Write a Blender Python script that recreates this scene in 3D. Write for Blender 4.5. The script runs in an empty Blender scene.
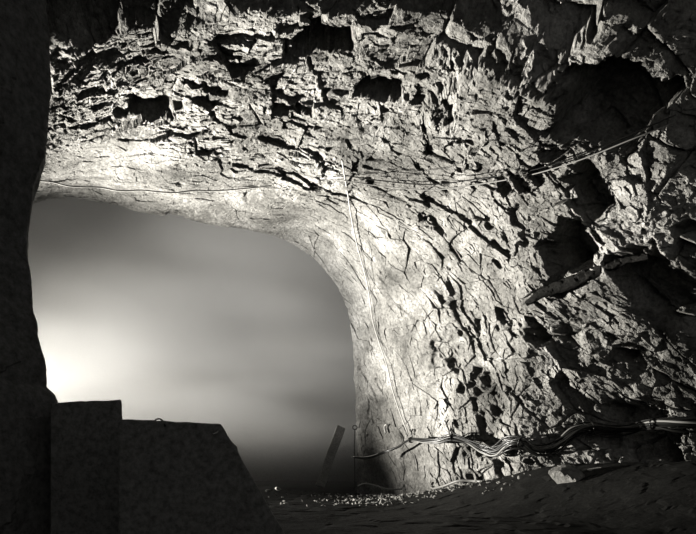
import bpy, bmesh, math, random
import numpy as np
from mathutils import Vector, Matrix

SC = bpy.context.scene
COL = SC.collection
rng = np.random.default_rng(11)
random.seed(5)

# ------------------------------------------------------------------ camera, world, light
F, CX, HOR = 546.0, 348.0, 470.0          # focal length in pixels, centre column, horizon row
cam = bpy.data.cameras.new('camera')
cam.sensor_width = 36.0
cam.lens = 36.0 * F / 696.0
cam.shift_y = (HOR - 267.0) / 696.0
cam.clip_start = 0.02
cam.clip_end = 200
camo = bpy.data.objects.new('camera', cam)
COL.objects.link(camo)
camo.rotation_euler = (math.pi / 2, 0, 0)
SC.camera = camo

w = bpy.data.worlds.new('world')
SC.world = w
w.use_nodes = True
w.node_tree.nodes['Background'].inputs[0].default_value = (1.0, 0.985, 0.94, 1)
w.node_tree.nodes['Background'].inputs[1].default_value = 0.09

SC.view_settings.view_transform = 'Standard'
SC.view_settings.look = 'None'
SC.view_settings.gamma = 1
SC.view_settings.use_curve_mapping = False
SC.view_settings.exposure = 0.0
SC.cycles.volume_step_rate = 2.0
SC.cycles.volume_max_steps = 96
SC.cycles.volume_bounces = 1
SC.cycles.max_bounces = 4
SC.cycles.diffuse_bounces = 0


def spot(name, loc, target, power, angle, blend, size=0.05, col=(1.0, 0.965, 0.89)):
    l = bpy.data.lights.new(name, 'SPOT')
    l.energy = power
    l.color = col
    l.spot_size = math.radians(angle)
    l.spot_blend = blend
    l.shadow_soft_size = size
    o = bpy.data.objects.new(name, l)
    COL.objects.link(o)
    o.location = loc
    o.rotation_euler = (Vector(target) - Vector(loc)).to_track_quat('-Z', 'Y').to_euler()
    return o


def at(px, py, Y):
    return Vector(((px - CX) / F * Y, Y, (HOR - py) / F * Y))


KEY = spot('work_light', (-7.5, 8.0, 0.1), (-7.5 + .94, 8.0 - .23, 0.1 + .31), 10800, 61, 0.78, 0.03)
spot('chamber_light', (-12.3, 11.0, 0.3), at(300, 314, 12.0), 21000, 38, 1.0, 0.1)


# ------------------------------------------------------------------ materials
def mat(name, c=(0.4, 0.39, 0.37), rough=0.8, spec=0.3, metal=0.0):
    m = bpy.data.materials.new(name)
    m.use_nodes = True
    b = m.node_tree.nodes['Principled BSDF']
    b.inputs['Base Color'].default_value = (*c, 1)
    b.inputs['Roughness'].default_value = rough
    b.inputs['Metallic'].default_value = metal
    b.inputs['Specular IOR Level'].default_value = spec
    return m


def rock_mat(name, dark, mid, light, scale=1.0, bump=0.6):
    m = mat(name)
    nt = m.node_tree
    N, L = nt.nodes, nt.links
    b = N['Principled BSDF']
    tc = N.new('ShaderNodeTexCoord')
    n1 = N.new('ShaderNodeTexNoise'); n1.inputs['Scale'].default_value = 1.1 * scale
    n1.inputs['Detail'].default_value = 8; n1.inputs['Roughness'].default_value = 0.68
    n1.inputs['Distortion'].default_value = 0.6
    L.new(tc.outputs['Object'], n1.inputs['Vector'])
    r = N.new('ShaderNodeValToRGB')
    r.color_ramp.elements[0].position = 0.30; r.color_ramp.elements[0].color = (*dark, 1)
    r.color_ramp.elements[1].position = 0.68; r.color_ramp.elements[1].color = (*light, 1)
    e = r.color_ramp.elements.new(0.5); e.color = (*mid, 1)
    L.new(n1.outputs['Fac'], r.inputs['Fac'])
    # fine grain
    n2 = N.new('ShaderNodeTexNoise'); n2.inputs['Scale'].default_value = 22 * scale
    n2.inputs['Detail'].default_value = 6; n2.inputs['Roughness'].default_value = 0.75
    L.new(tc.outputs['Object'], n2.inputs['Vector'])
    mr = N.new('ShaderNodeMapRange'); mr.inputs['From Min'].default_value = 0.3; mr.inputs['From Max'].default_value = 0.7
    mr.inputs['To Min'].default_value = 0.35; mr.inputs['To Max'].default_value = 1.35
    L.new(n2.outputs['Fac'], mr.inputs['Value'])
    mx = N.new('ShaderNodeVectorMath'); mx.operation = 'SCALE'
    L.new(r.outputs['Color'], mx.inputs[0]); L.new(mr.outputs['Result'], mx.inputs['Scale'])
    L.new(mx.outputs['Vector'], b.inputs['Base Color'])
    rr = N.new('ShaderNodeMapRange'); rr.inputs['To Min'].default_value = 0.85; rr.inputs['To Max'].default_value = 0.4
    L.new(n2.outputs['Fac'], rr.inputs['Value']); L.new(rr.outputs['Result'], b.inputs['Roughness'])
    n3 = N.new('ShaderNodeTexNoise'); n3.inputs['Scale'].default_value = 34 * scale
    n3.inputs['Detail'].default_value = 7; n3.inputs['Roughness'].default_value = 0.7
    L.new(tc.outputs['Object'], n3.inputs['Vector'])
    bp = N.new('ShaderNodeBump'); bp.inputs['Strength'].default_value = bump
    bp.inputs['Distance'].default_value = 0.03
    L.new(n3.outputs['Fac'], bp.inputs['Height']); L.new(bp.outputs['Normal'], b.inputs['Normal'])
    return m


M_ROCK = rock_mat('blasted_rock', (0.10, 0.098, 0.09), (0.42, 0.41, 0.385), (0.90, 0.88, 0.84), bump=0.8)
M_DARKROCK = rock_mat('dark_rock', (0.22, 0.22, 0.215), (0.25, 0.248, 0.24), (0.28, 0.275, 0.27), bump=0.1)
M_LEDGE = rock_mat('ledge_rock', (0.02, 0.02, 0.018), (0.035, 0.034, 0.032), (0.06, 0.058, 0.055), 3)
M_MUD = rock_mat('wet_mud', (0.018, 0.018, 0.017), (0.024, 0.0238, 0.0225), (0.03, 0.0297, 0.028), 1.5, 0.3)
M_BLOCK = rock_mat('stained_concrete', (0.25, 0.248, 0.24), (0.27, 0.267, 0.258), (0.29, 0.287, 0.276), 1.5, 0.05)
M_QUARTZ = rock_mat('pale_stone', (0.35, 0.34, 0.32), (0.55, 0.54, 0.5), (0.85, 0.83, 0.79), 3)
M_RUBBER = mat('black_rubber', (0.011, 0.011, 0.010), 0.3, 0.45)
M_GREYCABLE = mat('grey_cable', (0.30, 0.295, 0.28), 0.4, 0.5)
M_CORD = mat('white_cord', (0.85, 0.83, 0.79), 0.5, 0.4)
M_WOOD = rock_mat('old_timber', (0.45, 0.44, 0.41), (0.55, 0.54, 0.5), (0.7, 0.68, 0.64), 2, 0.3)
M_STEEL = mat('dull_steel', (0.16, 0.157, 0.15), 0.6, 0.3)


for m_ in (M_MUD, M_DARKROCK, M_BLOCK, M_LEDGE):
    m_.node_tree.nodes['Principled BSDF'].inputs['Specular IOR Level'].default_value = 0.04


# ------------------------------------------------------------------ helpers
def tag(o, label=None, cat=None, group=None, kind=None):
    if label: o['label'] = label
    if cat: o['category'] = cat
    if group: o['group'] = group
    if kind: o['kind'] = kind
    return o


def link(name, me, m, parent=None):
    o = bpy.data.objects.new(name, me)
    COL.objects.link(o)
    if m: me.materials.append(m)
    if parent is not None: o.parent = parent
    return o


def empty(name, loc):
    o = bpy.data.objects.new(name, None)
    o.location = loc
    COL.objects.link(o)
    return o


def grid_mesh(name, P, m, smooth=False, flip=False):
    """P: (n, k, 3) array of points -> quad mesh"""
    n, k = P.shape[:2]
    me = bpy.data.meshes.new(name)
    me.vertices.add(n * k)
    me.vertices.foreach_set('co', P.astype(np.float32).ravel())
    idx = np.arange(n * k).reshape(n, k)
    q = np.stack([idx[:-1, :-1], idx[1:, :-1], idx[1:, 1:], idx[:-1, 1:]], -1).reshape(-1, 4)
    if flip: q = q[:, ::-1]
    nf = len(q)
    me.loops.add(nf * 4)
    me.loops.foreach_set('vertex_index', q.astype(np.int32).ravel())
    me.polygons.add(nf)
    me.polygons.foreach_set('loop_start', np.arange(0, nf * 4, 4, dtype=np.int32))
    me.polygons.foreach_set('loop_total', np.full(nf, 4, dtype=np.int32))
    me.polygons.foreach_set('use_smooth', np.full(nf, smooth))
    me.update(calc_edges=True)
    return link(name, me, m)


TAB = rng.random((8, 256, 256))


def hsh(i, j, k):
    return TAB[k % 8, (i * 7 + k * 13) % 256, (j * 11 + k * 29 + i) % 256]


def vnoise(x, y, k=0):
    i = np.floor(x).astype(int); j = np.floor(y).astype(int)
    fx = x - i; fy = y - j
    fx = fx * fx * (3 - 2 * fx); fy = fy * fy * (3 - 2 * fy)
    T = TAB[k % 8]
    g = lambda a, b: T[a % 256, b % 256]
    return (g(i, j) * (1 - fx) + g(i + 1, j) * fx) * (1 - fy) + (g(i, j + 1) * (1 - fx) + g(i + 1, j + 1) * fx) * fy


def fbm(x, y, o=5, k=0, gain=0.5):
    a, s, t = 1.0, 0.0, 0.0
    for q in range(o):
        s = s + a * (vnoise(x + 17.3 * q, y + 9.1 * q, k + q) - 0.5)
        t += a; a *= gain; x = x * 2.03; y = y * 2.03
    return s / t


def plates(x, y, k=0, tilt=1.0):
    """broken rock: every cell is a tilted flat facet with its own height"""
    i0 = np.floor(x).astype(int); j0 = np.floor(y).astype(int)
    best = np.full(x.shape, 1e9); h = np.zeros(x.shape); sec = np.full(x.shape, 1e9)
    for di in (-1, 0, 1):
        for dj in (-1, 0, 1):
            i = i0 + di; j = j0 + dj
            cx = i + 0.1 + 0.8 * hsh(i, j, k); cy = j + 0.1 + 0.8 * hsh(i, j, k + 1)
            dx = x - cx; dy = y - cy
            d = dx * dx + dy * dy
            v = 0.85 * (hsh(i, j, k + 2) - 0.5) + tilt * ((hsh(i, j, k + 3) - 0.5) * dx + (hsh(i, j, k + 4) - 0.5) * dy)
            nb = d < best
            sec = np.where(nb, best, np.minimum(sec, d))
            h = np.where(nb, v, h)
            best = np.where(nb, d, best)
    return h, np.sqrt(sec) - np.sqrt(best)


def sstep(a, b, x):
    t = np.clip((x - a) / (b - a), 0, 1)
    return t * t * (3 - 2 * t)


# ------------------------------------------------------------------ the blasted tunnel: ceiling and right wall
A2 = np.array([0.510, -0.860]); P2 = np.array([-0.860, -0.510]); O2 = np.array([0.36, 10.0])
WC, WH, ZB, ZT = 3.15, 3.15, -0.75, 4.05        # centre, half width, bottom, crown


def section(nn=4000):
    """cross section curve by arc length: right wall foot -> crown -> left wall"""
    ph = np.linspace(0, math.pi * 0.845, nn)
    n = 3.4
    c, s = np.cos(ph), np.sin(ph)
    wv = WC - WH * np.sign(c) * np.abs(c) ** (2 / n)
    zv = ZT * np.abs(s) ** (2 / n)
    wv = np.concatenate([[0.0], wv]); zv = np.concatenate([[ZB], zv])
    # resample
    d = np.hypot(np.diff(wv), np.diff(zv)); S = np.concatenate([[0], np.cumsum(d)])
    return wv, zv, S


SW, SZ, SS = section()
SLEN = SS[-1]
T0, T1 = -0.25, 8.2
NT, NS = 1150, 1640
tt = np.linspace(T0, T1, NT); ss = np.linspace(0, SLEN, NS)
TT, SX = np.meshgrid(tt, ss, indexing='ij')
wv = np.interp(ss, SS, SW); zv = np.interp(ss, SS, SZ)
# smoothed section normals (pointing into the tunnel)
ker = np.ones(61) / 61
dw = np.gradient(wv); dz = np.gradient(zv)
dw = np.convolve(np.pad(dw, 30, mode='edge'), ker, 'valid'); dz = np.convolve(np.pad(dz, 30, mode='edge'), ker, 'valid')
ln = np.hypot(dw, dz); nw = dz / ln; nz = -dw / ln

D_LOW = np.zeros_like(TT)
FEATURES = []   # (t, s, rt, rs, angle, depth): filled below


def displacement(T, S):
    wx = T + 0.30 * fbm(T * 0.8, S * 0.8, 3, 1); wy = S + 0.30 * fbm(T * 0.8 + 40, S * 0.8 + 7, 3, 2)
    a = wx + 0.45 * wy; b = wy - 0.25 * wx
    a2 = T + 0.5 * S + 0.06 * fbm(T * 3, S * 3, 2, 1); b2 = S - 0.3 * T + 0.06 * fbm(T * 3 + 9, S * 3, 2, 2)
    n_ = fbm(T, S, 3, 3) * 2
    rough = 0.20 + 0.45 * sstep(1.7, 2.4, T + 0.4 * n_) + 0.35 * sstep(3.0, 4.0, T + 0.55 * n_)                         # smooth near the portal
    rough = np.maximum(rough, 0.9 * sstep(4.6, 5.6, S) * sstep(0.9, 1.8, T + 0.4 * n_))
    rough = rough + 0.30 * sstep(3.6, 4.3, T + 0.3 * n_) * sstep(4.8, 3.6, S)
    h = 0.50 * fbm(a * 0.45, b * 0.40, 3, 4)
    Tb = np.interp(S, [0, 1, 2.2, 3.5, 4.5, 5.3, 5.8, 6.5, 7.7, 8.7, 9.5], [4.9, 4.9, 5.0, 5.4, 5.2, 4.8, 4.4, 4.15, 3.7, 2.9, 2.4])
    h = h - 0.68 * np.maximum(T - Tb + 0.5 * n_ - 0.05, 0) * (1 - 0.5 * sstep(6.0, 7.5, T))      # added brow: roof and wall fall back towards the mouth, into shade
    h = h - 0.20 * np.maximum(T - 3.7, 0) * sstep(5.0, 3.4, S)
    h = h - 0.62 * np.maximum(T - 3.7 + 0.5 * n_, 0) * sstep(2.9, 2.3, S)
    p, c = plates(a * 1.2, b * 0.8, 0, 1.6); h = h + (0.14 - 0.04 * sstep(4.5, 5.5, S)) * rough * p
    p, c = plates(a * 2.9 + 5, b * 1.9 + 3, 2, 1.9); h = h + (0.085 - 0.02 * sstep(4.5, 5.5, S)) * rough * p - 0.04 * rough ** 3 * np.exp(-(c / 0.05) ** 2) * (fbm(T * 2, S * 2, 3, 1) > 0)
    p, c = plates(a2 * 6.5 + 1, b2 * 3.6 + 9, 4, 2.2); h = h + 0.036 * (0.15 + 0.85 * rough) * p
    p, c = plates(b2 * 11 + 1, a2 * 15 + 9, 1, 2.2); h = h + 0.016 * (0.22 + 0.78 * rough) * p
    p, c = plates(a2 * 30 + 1, b2 * 21 + 9, 3, 2.0); h = h + 0.0065 * (0.3 + 0.7 * rough) * p
    h = h + 0.028 * rough * fbm(a2 * 9, b2 * 6, 5, 5, 0.65)
    # clustered deep pockets
    pk = fbm(a * 1.6 + 3, b * 1.1 + 11, 4, 6, 0.6)
    h = h - 0.16 * rough * sstep(0.16, 0.22, pk)
    FPL, _ = plates(T * 6, S * 5, 5, 2)
    for (ft, fs, rt, rs, an, dp) in FEATURES:
        ca, sa = math.cos(an), math.sin(an)
        u = ((T - ft) * ca + (S - fs) * sa) / rt; v = (-(T - ft) * sa + (S - fs) * ca) / rs
        r = np.maximum(np.maximum(np.abs(u), np.abs(v)) * 0.9, np.abs(u + 0.6 * v) * 0.75) + 0.7 * fbm(T * 3.5 + ft, S * 3.5, 5, 3, 0.65) + 0.22 * FPL
        h = h + dp * sstep(1.15, 0.75, r)
    return h


# hollows (negative) and bulges (positive): along the tunnel, up the section, radii, turn, depth
FEATURES += [(5.16, 4.28, .28, .36, .5, -.5), (3.79, 6.72, .17, .24, .3, -.40), (3.54, 5.94, .10, .20, .5, -.30),
             (4.72, 3.72, .14, .24, .2, -.35), (4.42, 3.28, .20, .26, .6, -.38), (5.02, 2.72, .26, .28, 0, -.45),
             (2.81, 6.60, .10, .22, .2, -.25), (2.70, 7.45, .09, .14, .2, -.22), (2.45, 3.36, .035, .11, .2, -.14),
             (2.43, 3.13, .045, .06, .2, -.14), (4.30, 4.85, .50, .60, .4, .16), (3.72, 2.50, .10, .16, 0, -.2),
             (2.10, 8.0, .12, .2, .3, -.2), (5.3, 5.2, .25, .3, .3, -.3), (4.6, 1.2, .3, .35, 0, -.3), (5.6, 2.0, .4, .6, 0, -.3)]
HH = displacement(TT, SX)
base_w = wv[None, :] + HH * nw[None, :]
base_z = zv[None, :] + HH * nz[None, :]
P = np.empty((NT, NS, 3))
P[..., 0] = O2[0] + A2[0] * TT + P2[0] * base_w
P[..., 1] = O2[1] + A2[1] * TT + P2[1] * base_w
P[..., 2] = base_z
SPLIT = int(np.searchsorted(ss, 4.35))
ceil = grid_mesh('ceiling', P[:, SPLIT:], M_ROCK, flip=True)
tag(ceil, 'broken pale blasted rock roof of the tunnel arching overhead', kind='structure')
wallr = grid_mesh('wall_right', P[:, :SPLIT + 1], M_ROCK, flip=True)
tag(wallr, 'jagged pale rock wall on the right side of the tunnel', kind='structure')

# ------------------------------------------------------------------ left wall: near rock buttress, black against the haze
prof = [(-1.0, 64), (0.30, 60), (0.41, 58), (0.455, 55), (0.50, 47), (0.63, 46), (0.70, 43), (0.82, 37.5), (0.90, 36),
        (0.955, 33), (1.15, 31.5), (1.30, 27), (1.47, 27), (1.60, 31), (1.72, 34), (1.93, 46), (2.3, 50), (2.6, 50), (3.2, 40), (5, 20)]
Yb = 3.3
zz = np.linspace(-0.9, 4.6, 420)
xe = np.interp(zz, [p[0] for p in prof], [(p[1] - CX) / F * Yb for p in prof])
dd = np.linspace(-1, 1, 260)                  # around the buttress nose
DD, ZZ = np.meshgrid(dd, zz, indexing='ij')
nose = -1.35 * np.abs(DD) ** 1.15
XX = xe[None, :] + nose
YY = Yb + DD * np.where(DD > 0, 1.5, 2.8)
r_ = 0.10 * fbm(YY * 2, ZZ * 2, 5, 2) * np.minimum(1, np.abs(DD) * 3)
p_, _ = plates(YY * 4, ZZ * 3, 2, 1.5)
r_ = r_ + 0.05 * p_ * np.minimum(1, np.abs(DD) * 4) + 0.022 * (fbm(YY * 9, ZZ * 9, 4, 3))
Q = np.stack([XX + r_, YY, ZZ], -1)
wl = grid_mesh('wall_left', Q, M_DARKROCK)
tag(wl, 'black rock wall at the left edge of the tunnel', kind='structure')

# ------------------------------------------------------------------ far chamber behind the portal
u = np.linspace(-0.5, math.pi + 0.95, 200); v = np.linspace(0, math.pi / 2, 80)
U, V = np.meshgrid(u, v, indexing='ij')
rr = 9.0 + 1.2 * fbm(U * 2, V * 2, 4, 1)
ax = -math.atan2(1, 1)
cxc, cyc = -5.0, 12.5
ang = U + math.radians(10)
XB = cxc + rr * 1.15 * np.cos(ang) * np.cos(V); YB = cyc + rr * np.sin(ang) * np.cos(V); ZB_ = -0.9 + rr * 0.95 * np.sin(V)
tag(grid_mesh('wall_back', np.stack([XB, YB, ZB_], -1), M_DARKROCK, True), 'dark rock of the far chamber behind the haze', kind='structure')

# rock face of the chamber round the tunnel's mouth
kk = np.linspace(0, 1, 30) ** 1.5
fw = wv[None, ::6] + nw[None, ::6] * (-9.0 * kk[:, None] - 0.3); fz = zv[None, ::6] + nz[None, ::6] * (-9.0 * kk[:, None] - 0.3)
fz = np.where(fz < ZB, ZB, fz)
ft_ = T0 + 0.02 - 0.25 * kk[:, None] * (1 + fbm(fw, fz, 4, 2))
FP = np.stack([O2[0] + A2[0] * ft_ + P2[0] * fw, O2[1] + A2[1] * ft_ + P2[1] * fw, fz], -1)
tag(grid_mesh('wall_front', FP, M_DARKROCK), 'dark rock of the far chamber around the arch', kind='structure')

# ------------------------------------------------------------------ floor
gx = np.linspace(-15, 9, 620); gy = np.concatenate([np.linspace(-1.5, 3, 60), np.linspace(3.03, 11.5, 420), np.linspace(11.6, 22, 60)])
GX, GY = np.meshgrid(gx, gy, indexing='ij')


def floor_z(x, y):
    x = np.asarray(x, float); y = np.asarray(y, float)
    tw = (x - O2[0]) * A2[0] + (y - O2[1]) * A2[1]
    ww = (x - O2[0]) * P2[0] + (y - O2[1]) * P2[1]
    z = -0.42 + 0.0 * x
    bank = sstep(2.0, 0.2, ww) * sstep(1.2, 5.0, tw)              # muck heaped along the wall foot
    z = z + 0.50 * bank
    z = z + 0.06 * fbm(x * 1.3, y * 1.3, 5, 2, 0.55)
    return z


GZ = floor_z(GX, GY)
p_, _ = plates(GX * 5, GY * 5, 2, 1.5)
GZ = GZ + 0.012 * p_
tag(grid_mesh('floor', np.stack([GX, GY, GZ], -1), M_MUD), 'black muddy tunnel floor with muck heaped at the wall foot', kind='structure')

# ------------------------------------------------------------------ haze hanging in the chamber
def haze():
    bm = bmesh.new()
    bmesh.ops.create_cube(bm, size=1)
    for v_ in bm.verts:
        v_.co.x = -6.0 if v_.co.x < 0 else 13.0       # across
        v_.co.y = -9.0 if v_.co.y < 0 else 2.0       # along the axis
        v_.co.z = -0.5 if v_.co.z < 0 else 6.5
    me = bpy.data.meshes.new('haze'); bm.to_mesh(me); bm.free()
    m = bpy.data.materials.new('haze'); m.use_nodes = True
    nt = m.node_tree; N, L = nt.nodes, nt.links
    N.remove(N['Principled BSDF'])
    vs = N.new('ShaderNodeVolumeScatter'); vs.inputs['Color'].default_value = (0.97, 0.955, 0.92, 1)
    vs.inputs['Anisotropy'].default_value = 0.0
    L.new(vs.outputs[0], N['Material Output'].inputs['Volume'])
    tc = N.new('ShaderNodeTexCoord'); sp = N.new('ShaderNodeSeparateXYZ'); L.new(tc.outputs['Object'], sp.inputs[0])
    def mr(sock, a, b, c, d):
        n = N.new('ShaderNodeMapRange'); n.interpolation_type = 'SMOOTHSTEP'
        for k_, val in zip(('From Min', 'From Max', 'To Min', 'To Max'), (a, b, c, d)): n.inputs[k_].default_value = val
        L.new(sock, n.inputs['Value']); return n.outputs['Result']
    def mul(a, b):
        n = N.new('ShaderNodeMath'); n.operation = 'MULTIPLY'; L.new(a, n.inputs[0]); L.new(b, n.inputs[1]); return n.outputs[0]
    mp = N.new('ShaderNodeMapping'); mp.inputs['Location'].default_value = (3.3, 1.7, 0.4); mp.inputs['Scale'].default_value = (0.22, 0.22, 0.75)
    L.new(tc.outputs['Object'], mp.inputs[0])
    no = N.new('ShaderNodeTexNoise'); no.inputs['Scale'].default_value = 1.0; no.inputs['Detail'].default_value = 1.5
    L.new(mp.outputs[0], no.inputs['Vector'])
    d = mr(sp.outputs['Y'], -3.5, 1.4, 0.16, 0.0)
    d = mul(d, mr(no.outputs['Fac'], 0.38, 0.62, 0.4, 1.4))
    d = mul(d, mr(sp.outputs['X'], 1.0, 8.5, 1.3, 0.45))
    d = mul(d, mr(sp.outputs['Z'], -0.2, 1.9, 0.12, 1.0))
    L.new(d, vs.inputs['Density'])
    o = link('haze', me, m)
    o.location = (O2[0], O2[1], 0)
    # local x = P2 (to the left), local y = A2 (towards the camera)
    o.matrix_world = Matrix(((P2[0], A2[0], 0, O2[0]), (P2[1], A2[1], 0, O2[1]), (0, 0, 1, 0), (0, 0, 0, 1)))
    tag(o, 'pale drifting haze filling the chamber behind the rock arch', 'haze', kind='stuff')
    return o


haze()

DG = bpy.context.evaluated_depsgraph_get()


def on_rock(px, py, off=0.02):
    """the point where the wall or roof stands behind this place, lifted a little off the rock"""
    d = Vector(((px - CX) / F, 1, (HOR - py) / F)).normalized()
    best = None
    for o in (wallr, ceil):
        ok, loc, nor, i = o.ray_cast(Vector((0, 0, 0)), d)
        if ok and (best is None or loc.length < best.length): best = loc.copy()
    if best is None: best = d * 9
    return best - d * off


def tube(name, pts, r, m, parent=None, seg=8, sub=6, tip=None, inv=None):
    """smooth tube through points (Catmull-Rom), closed at both ends"""
    pts = [Vector(p) for p in pts]
    if inv is not None: pts = [p - inv for p in pts]
    full = []
    ext = [pts[0] * 2 - pts[1]] + pts + [pts[-1] * 2 - pts[-2]]
    for i in range(1, len(ext) - 2):
        p0, p1, p2, p3 = ext[i - 1:i + 3]
        for j in range(sub):
            t = j / sub
            full.append(0.5 * ((2 * p1) + (p2 - p0) * t + (2 * p0 - 5 * p1 + 4 * p2 - p3) * t * t + (3 * p1 - p0 - 3 * p2 + p3) * t ** 3))
    full.append(pts[-1])
    bm = bmesh.new()
    rings = []
    up = Vector((0.1, 0.2, 1)).normalized()
    for i, p in enumerate(full):
        d = (full[min(i + 1, len(full) - 1)] - full[max(i - 1, 0)]).normalized()
        a = d.cross(up)
        if a.length < 0.05: a = d.cross(Vector((1, 0, 0)))
        a.normalize(); b = d.cross(a)
        rad = r if not callable(r) else r(i / (len(full) - 1))
        rings.append([bm.verts.new(p + (a * math.cos(k * 2 * math.pi / seg) + b * math.sin(k * 2 * math.pi / seg)) * rad) for k in range(seg)])
    for A, B in zip(rings, rings[1:]):
        for k in range(seg):
            f = bm.faces.new((A[k], A[(k + 1) % seg], B[(k + 1) % seg], B[k])); f.smooth = True
    bm.faces.new(rings[0][::-1]); bm.faces.new(rings[-1])
    me = bpy.data.meshes.new(name); bm.to_mesh(me); bm.free()
    return link(name, me, m, parent)
#__DETAILS__
# ------------------------------------------------------------------ blocks in the left foreground
def block(name, px_top, py_top, px_r, Y0, Y1, foot_r, label):
    """a slab with a gently uneven top and a leaning, chipped right end; px_top are columns of the top edge"""
    n, k, q = 46, 14, 30
    zb = -0.62
    bm = bmesh.new()
    xs0 = (px_top[0] - CX) / F * Y0
    def P_(a, b, c):                      # a along width 0..1, b along depth 0..1, c height 0..1
        zt = (HOR - (py_top[0] + (py_top[1] - py_top[0]) * a)) / F * Y0
        z = zb + (zt - zb) * c
        xr_t = (px_top[1] - CX) / F * Y0; xr_b = (foot_r - CX) / F * Y0
        xr = xr_b + (xr_t - xr_b) * c - 0.13 * b + 0.013 * math.exp(-((z - 0.112) / 0.02) ** 2)
        x = xs0 + (xr - xs0) * a
        y = Y0 + (Y1 - Y0) * b
        jit = 0.012 * float(fbm(np.array(x * 6.0 + y), np.array(z * 6.0 + y * 3), 3, 2))
        chip = 0.006 * float(fbm(np.array(x * 30.0), np.array(z * 30.0 + y * 20), 2, 3))
        return Vector((x + (jit + chip) * (a > .9), y, z + (jit + chip) * (c > .9)))
    def face(fn, nu, nv):
        g = [[bm.verts.new(fn(i / nu, j / nv)) for j in range(nv + 1)] for i in range(nu + 1)]
        for i in range(nu):
            for j in range(nv):
                bm.faces.new((g[i][j], g[i + 1][j], g[i + 1][j + 1], g[i][j + 1]))
    face(lambda s_, t_: P_(s_, 0, t_), n, q)
    face(lambda s_, t_: P_(1, s_, t_), k, q)
    face(lambda s_, t_: P_(s_, t_, 1), n, k)
    face(lambda s_, t_: P_(0, 1 - s_, t_), k, q)
    face(lambda s_, t_: P_(1 - s_, 1, t_), n, q)
    bmesh.ops.remove_doubles(bm, verts=bm.verts, dist=0.0008)
    bmesh.ops.recalc_face_normals(bm, faces=bm.faces)
    es = [e for e in bm.edges if len(e.link_faces) == 2 and e.calc_face_angle(0) > 0.8]
    bmesh.ops.bevel(bm, geom=es, offset=0.009, segments=2, affect='EDGES', profile=0.5)
    me = bpy.data.meshes.new(name); bm.to_mesh(me); bm.free()
    o = link(name, me, M_BLOCK)
    return tag(o, label, 'block', 'blocks in the left foreground')


block('stone_block', (50, 122), (403, 399), None, 3.05, 3.24, 131, 'taller black block against the left rock wall, its flat top highest')
block('stone_block', (118, 221), (418.5, 423.5), None, 2.66, 2.98, 322, 'lower black block with slanted right end, right of the taller block')

# small wire curl and pale scrap on the lower block
c0 = at(157, 420.5, 2.72)
tag(tube('wire_loop', [at(154, 421.5, 2.72), at(157, 419, 2.72), at(161, 419.3, 2.71), at(163.5, 422, 2.68), at(165, 426, 2.65)], 0.004, M_RUBBER),
    'little black curl of wire on top of the lower block', 'wire')
tag(tube('paper_scrap', [at(213, 433.8, 2.652), at(215.5, 433.2, 2.650), at(217.5, 432.0, 2.646), at(218, 430.8, 2.644)],
         lambda t: 0.0018 + 0.0022 * math.sin(math.pi * t), M_CORD), 'tiny white scrap stuck near the top right of the lower block', 'scrap')

# ------------------------------------------------------------------ cords and wires
def px_line(pts, Ys):
    return [at(x, y, Y) for (x, y), Y in zip(pts, Ys)]


cp = [(36, 180.5), (52, 182), (68, 186), (84, 187), (100, 187.5), (120, 190.8), (142, 190.2), (158, 191.8), (175, 192.6), (195, 190.5), (215, 190.8), (240, 189)]
tag(tube('white_cord', px_line(cp, np.linspace(6.0, 7.6, len(cp))) + [at(270, 186, 7.7), at(300, 181, 7.8)] + [on_rock(322, 178.5, .03), on_rock(345, 177, .03)], 0.0085, M_CORD),
    'wavy white cord strung across the haze under the arch', 'cord')
cp = [(30, 178), (70, 179), (100, 181.5), (150, 184), (200, 186), (250, 186.5), (300, 182)]
tag(tube('thin_wire', px_line(cp, np.linspace(6.3, 7.9, len(cp))) + [on_rock(340, 172, .03)], 0.0016, M_CORD),
    'hair-thin wire just above the wavy white cord', 'wire')
hp = [(342, 160), (345, 178), (348, 195), (351, 215), (355, 236), (360, 256), (366, 278), (370, 300), (373, 322), (380, 345), (387, 366), (392, 388), (399, 410), (408, 434)]
tag(tube('white_cord', [on_rock(x, y, 0.10) for x, y in hp], 0.010, M_CORD), 'thin white cord hanging down the pale wall to the cable bundle', 'cord')
for k, dy in enumerate((0, 5.5)):
    wp = [(340, 180 - dy), (380, 186 - dy), (430, 190 - dy), (480, 184 - dy), (530, 175 - dy * .8), (580, 160 - dy * .8), (630, 140 - dy), (676, 122 - dy * 1.3)]
    base = [on_rock(x, y, 0.0) for x, y in wp]
    yq = np.array([p.y for p in base]); fit = np.polyval(np.polyfit(range(8), yq, 3), range(8)); fit = fit - max(0, float((fit - yq)[:-1].max())) * 0.7 - 0.06
    base = [p * (y / p.y) for p, y in zip(base, fit)]
    tag(tube('overhead_cable', base, 0.0065, M_GREYCABLE if k == 0 else M_RUBBER),
        ['lower of the two thin cables slanting up across the right wall', 'upper of the two thin cables slanting up across the right wall'][k], 'cable', 'pair of cables slung over the right wall')

# ------------------------------------------------------------------ the heavy cable bundle
bp_ = [(352, 457), (368, 457), (384, 452), (398, 447), (411, 440), (424, 441), (438, 441), (452, 437), (466, 441), (482, 449), (496, 451),
       (508, 443), (520, 442), (532, 449), (546, 450), (560, 443), (574, 432), (592, 428), (612, 430), (632, 428), (652, 424), (676, 424), (700, 423)]
core = [on_rock(x, y, 0.13) for x, y in bp_]
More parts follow.
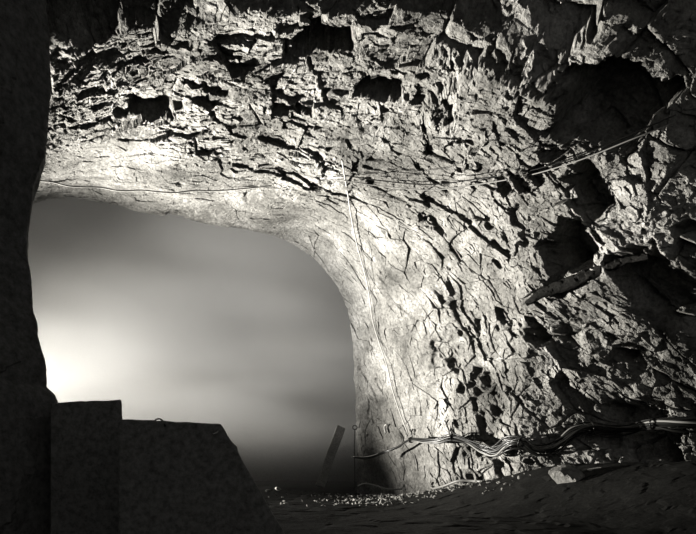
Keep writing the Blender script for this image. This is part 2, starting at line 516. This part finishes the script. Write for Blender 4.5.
# keep the depth smooth so that the bundle hangs in front of the rock
ys = np.array([p.y for p in core]); ys2 = np.array([min(ys[max(0, i - 1):i + 2]) for i in range(len(ys))]); ys2 = np.convolve(np.pad(ys2, 1, mode='edge'), [.25, .5, .25], 'valid')
core = [p * (y / p.y) for p, y in zip(core, ys2)]
bundle = empty('cable_bundle', core[5])
tag(bundle, 'long sagging bundle of twisted black cables slung along the right wall', 'cable bundle')
NSTR = 11
for k in range(NSTR):
    pts = []
    i0 = 0 if k < 5 else (4 if k < 8 else 7)
    r0 = 0.0 if k == 0 else (0.040 if k < 6 else 0.062)
    ph0 = k * 2.4
    for i, p in enumerate(core):
        tfrac = i / (len(core) - 1)
        if k >= 7 and i > 0 and i < 4 : pass
        spread = (0.5 if i < 9 else 1.0) * (1.0 + 0.55 * math.sin(i * 1.1 + k))
        an = ph0 + i * 0.30 + 0.4 * math.sin(i * .8 + k)
        pts.append(p + (0.25 if i == i0 else 1.0) * Vector((0.4 * math.sin(an), -0.8 * math.sin(an), math.cos(an))) * r0 * spread - bundle.location)
    i0 = 0 if k < 5 else (4 if k < 8 else 7)
    rad = 0.024 if k == 0 else random.uniform(0.009, 0.015)
    m = M_GREYCABLE if k == 3 else M_RUBBER
    tube('cable', pts[i0:], (lambda t, rad=rad, i0=i0: rad * (0.55 + 0.45 * min(1, (t * (len(core) - i0) + i0) / 6))), m, bundle, seg=7, sub=5)
# ties round the bundle
for i in (4, 7, 12, 17, 20):
    p = core[i]; d = (core[i + 1] - core[i - 1]).normalized()
    a = d.cross(Vector((0, 0, 1))).normalized(); b = d.cross(a)
    ring = [p + (a * math.cos(t) + b * math.sin(t)) * (0.038 if i < 9 else 0.06) - bundle.location for t in np.linspace(0, 2 * math.pi, 13)]
    tube('cable_tie', ring, 0.011, M_RUBBER, bundle, seg=6, sub=3)

# wall pins that carry the bundle
def pin(px0, py0, px1, py1, label):
    a = on_rock(px0, py0, 0.10); b = on_rock(px1, py1, 0.12)
    b = b * (a.y / b.y)
    root = empty('rock_pin', a)
    tag(root, label, 'pin', 'steel pins holding the cable bundle')
    tube('rod', [a, (a + b) / 2, b, b + Vector((0.25, 0.25, 0)) * .5], 0.011, M_RUBBER, root, inv=a)
    tube('hook', [a + Vector((-.02, 0, .02)), a + Vector((0, -.03, -.01)), a + Vector((.03, -.02, .03))], 0.012, M_RUBBER, root, inv=a)


pin(446, 422, 451, 437, 'short dark pin standing up from the bundle right of the hanging cord')
pin(411, 431, 413, 441, 'small dark pin where the hanging white cord meets the bundle')

# lower hose along the wall foot
lp = [(432, 489), (444, 486), (458, 481), (472, 481), (490, 482), (508, 482), (524, 479), (540, 474), (556, 472), (575, 470), (596, 469)]
tag(tube('hose', [on_rock(x, y, 0.3) for x, y in lp], 0.017, M_GREYCABLE), 'grey hose lying along the foot of the wall below the bundle', 'hose')
lp = [(358, 487), (365, 484.5), (374, 486), (388, 490), (402, 490)]
tag(tube('loose_cable', [at(x, y - 1, 8.9) for x, y in lp], 0.012, M_GREYCABLE), 'short loop of loose cable on the rubble at the wall end', 'cable')
for (q, lab) in (([(560, 474), (572, 468), (584, 466), (592, 470)], 'short dark cable end bent over the boulders at the wall foot'),):
    tag(tube('loose_cable', [on_rock(x, y, 0.4) for x, y in q], 0.014, M_GREYCABLE), lab, 'cable')

# long ledge of rock jutting from the wall
la = [on_rock(526, 304, .02), on_rock(545, 292, .02), on_rock(570, 283, .02), on_rock(596, 272, .02), on_rock(622, 262, .02), on_rock(648, 256, .02)]
yy = np.polyval(np.polyfit(range(6), [p.y for p in la], 1), range(6))
la = [p * ((y - 0.10) / p.y) for p, y in zip(la, yy)]
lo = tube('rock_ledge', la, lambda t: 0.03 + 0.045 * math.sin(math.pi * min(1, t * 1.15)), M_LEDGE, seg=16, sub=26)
co = np.array([v_.co for v_ in lo.data.vertices])
pp, _ = plates(co[:, 0] * 17 + co[:, 1] * 3, co[:, 2] * 22 + co[:, 1] * 5, 2, 2.0)
for v_, h_ in zip(lo.data.vertices, pp):
    v_.co += Vector((-.3, -1, 0.4)) * (0.018 * h_)
for f_ in lo.data.polygons: f_.use_smooth = False
tag(lo, 'long dark ledge of rock slanting up across the right wall above the cable bundle', 'rock ledge')

# small white hook on the pale wall
h = [(387, 424.5), (385, 425.5), (384.5, 428), (385.2, 431), (385.8, 433)]
tag(tube('wall_hook', [on_rock(x, y, 0.08) for x, y in h], 0.016, M_CORD), 'small bright white hook on the pale wall left of the hanging cord', 'hook')

# ------------------------------------------------------------------ leaning plank and thin post in the haze
def beam(name, a, b, wd, th, m, side=Vector((1, 0.3, 0))):
    a = Vector(a); b = Vector(b); d = (b - a).normalized()
    s_ = (side - d * side.dot(d)).normalized(); n_ = d.cross(s_)
    bm = bmesh.new(); L_ = (b - a).length
    rings = []
    for i in range(13):
        t = i / 12
        wob = 0.006 * math.sin(t * 9)
        c = a + d * L_ * t + s_ * wob
        rings.append([bm.verts.new(c + s_ * wd / 2 * x + n_ * th / 2 * y) for x, y in ((-1, -1), (1, -1), (1, 1), (-1, 1))])
    for A, B in zip(rings, rings[1:]):
        for k in range(4): bm.faces.new((A[k], A[(k + 1) % 4], B[(k + 1) % 4], B[k]))
    bm.faces.new(rings[0][::-1]); bm.faces.new(rings[-1])
    es = [e for e in bm.edges if len(e.link_faces) == 2 and e.calc_face_angle(0) > 0.8]
    bmesh.ops.bevel(bm, geom=es, offset=0.006, segments=2, affect='EDGES')
    me = bpy.data.meshes.new(name); bm.to_mesh(me); bm.free()
    return link(name, me, m)


tag(beam('plank', at(320, 486, 10.1), at(341, 427, 10.6), 0.17, 0.05, M_WOOD), 'grey timber plank leaning in the haze beside the wall end', 'plank')
po = empty('marker_post', at(355, 486, 9.6))
tag(po, 'thin post with a small round head at the end of the right wall', 'post')
tube('rod', [at(354.6, 490, 9.6), at(354.8, 470, 9.6), at(354.4, 450, 9.6), at(354.8, 430, 9.6)], 0.011, M_STEEL, po, inv=po.location)
tube('ring', [at(354.8 + 2.2 * math.sin(t), 427.5 - 2.0 * math.cos(t), 9.6) for t in np.linspace(0, 2 * math.pi, 11)], 0.012, M_STEEL, po, inv=po.location, sub=3)

# ------------------------------------------------------------------ boulders and rubble
def stone(name, c, size, m, seed, squash=(1, 1, 1)):
    r = random.Random(seed)
    bm = bmesh.new()
    bmesh.ops.create_icosphere(bm, subdivisions=3, radius=1)
    pl = [(Vector((r.gauss(0, 1), r.gauss(0, 1), r.gauss(0, 1))).normalized(), r.uniform(0.45, 0.85)) for _ in range(11)]
    for v_ in bm.verts:
        for n_, d_ in pl:
            e = v_.co.dot(n_) - d_
            if e > 0: v_.co -= n_ * e * 0.97
        v_.co = Vector((v_.co.x * squash[0], v_.co.y * squash[1], v_.co.z * squash[2])) * size
    me = bpy.data.meshes.new(name); bm.to_mesh(me); bm.free()
    o = link(name, me, m); o.location = c
    o.rotation_euler = (0, 0, r.uniform(0, 6))
    return o


for (px, py, Y, sz, sq, m, lab) in (
        (566, 477, 5.3, 0.17, (1.3, 1, .75), M_DARKROCK, 'wide angular boulder on the muck, left of the paler boulder'),
        (598, 474, 5.35, 0.11, (1, 1, 1), M_DARKROCK, 'squarish boulder on the muck, right of the wide boulder'),
        (455, 487, 7.0, 0.05, (1.3, 1, .8), M_QUARTZ, 'small pale stone beside the left end of the grey hose'),
        (278, 489, 7.4, 0.055, (1.5, 1, .6), M_QUARTZ, 'small white stone alone on the dark floor right of the blocks'),
        (268, 490.5, 7.2, 0.03, (1.5, 1, .6), M_QUARTZ, 'tiny white stone just left of the lone white stone')):
    c = at(px, py, Y)
    tag(stone('boulder' if sz > .1 else 'stone', c, sz, m if sz < .1 else M_ROCK, int(px), sq), lab, 'stone')

# rubble: broken bits nobody could count
bm = bmesh.new()
for i in range(650):
    px = random.triangular(310, 520, 390) if i % 6 else random.uniform(262, 560)
    Y = random.uniform(6.2, 9.4) if px < 480 else random.uniform(5.6, 7.5)
    x = (px - CX) / F * Y
    z = float(floor_z(x, Y)) + 0.01
    s_ = random.uniform(0.005, 0.018)
    M = Matrix.Translation((x, Y, z)) @ Matrix.Rotation(random.uniform(0, 6), 4, (random.random(), random.random(), 1)) @ Matrix.Diagonal((s_ * random.uniform(1, 3), s_, s_ * .6, 1))
    bmesh.ops.create_icosphere(bm, subdivisions=1, radius=1, matrix=M)
me = bpy.data.meshes.new('rubble'); bm.to_mesh(me); bm.free()
tag(link('rubble', me, M_ROCK), 'scattered broken stones glinting on the floor at the wall foot', 'rubble', kind='stuff')
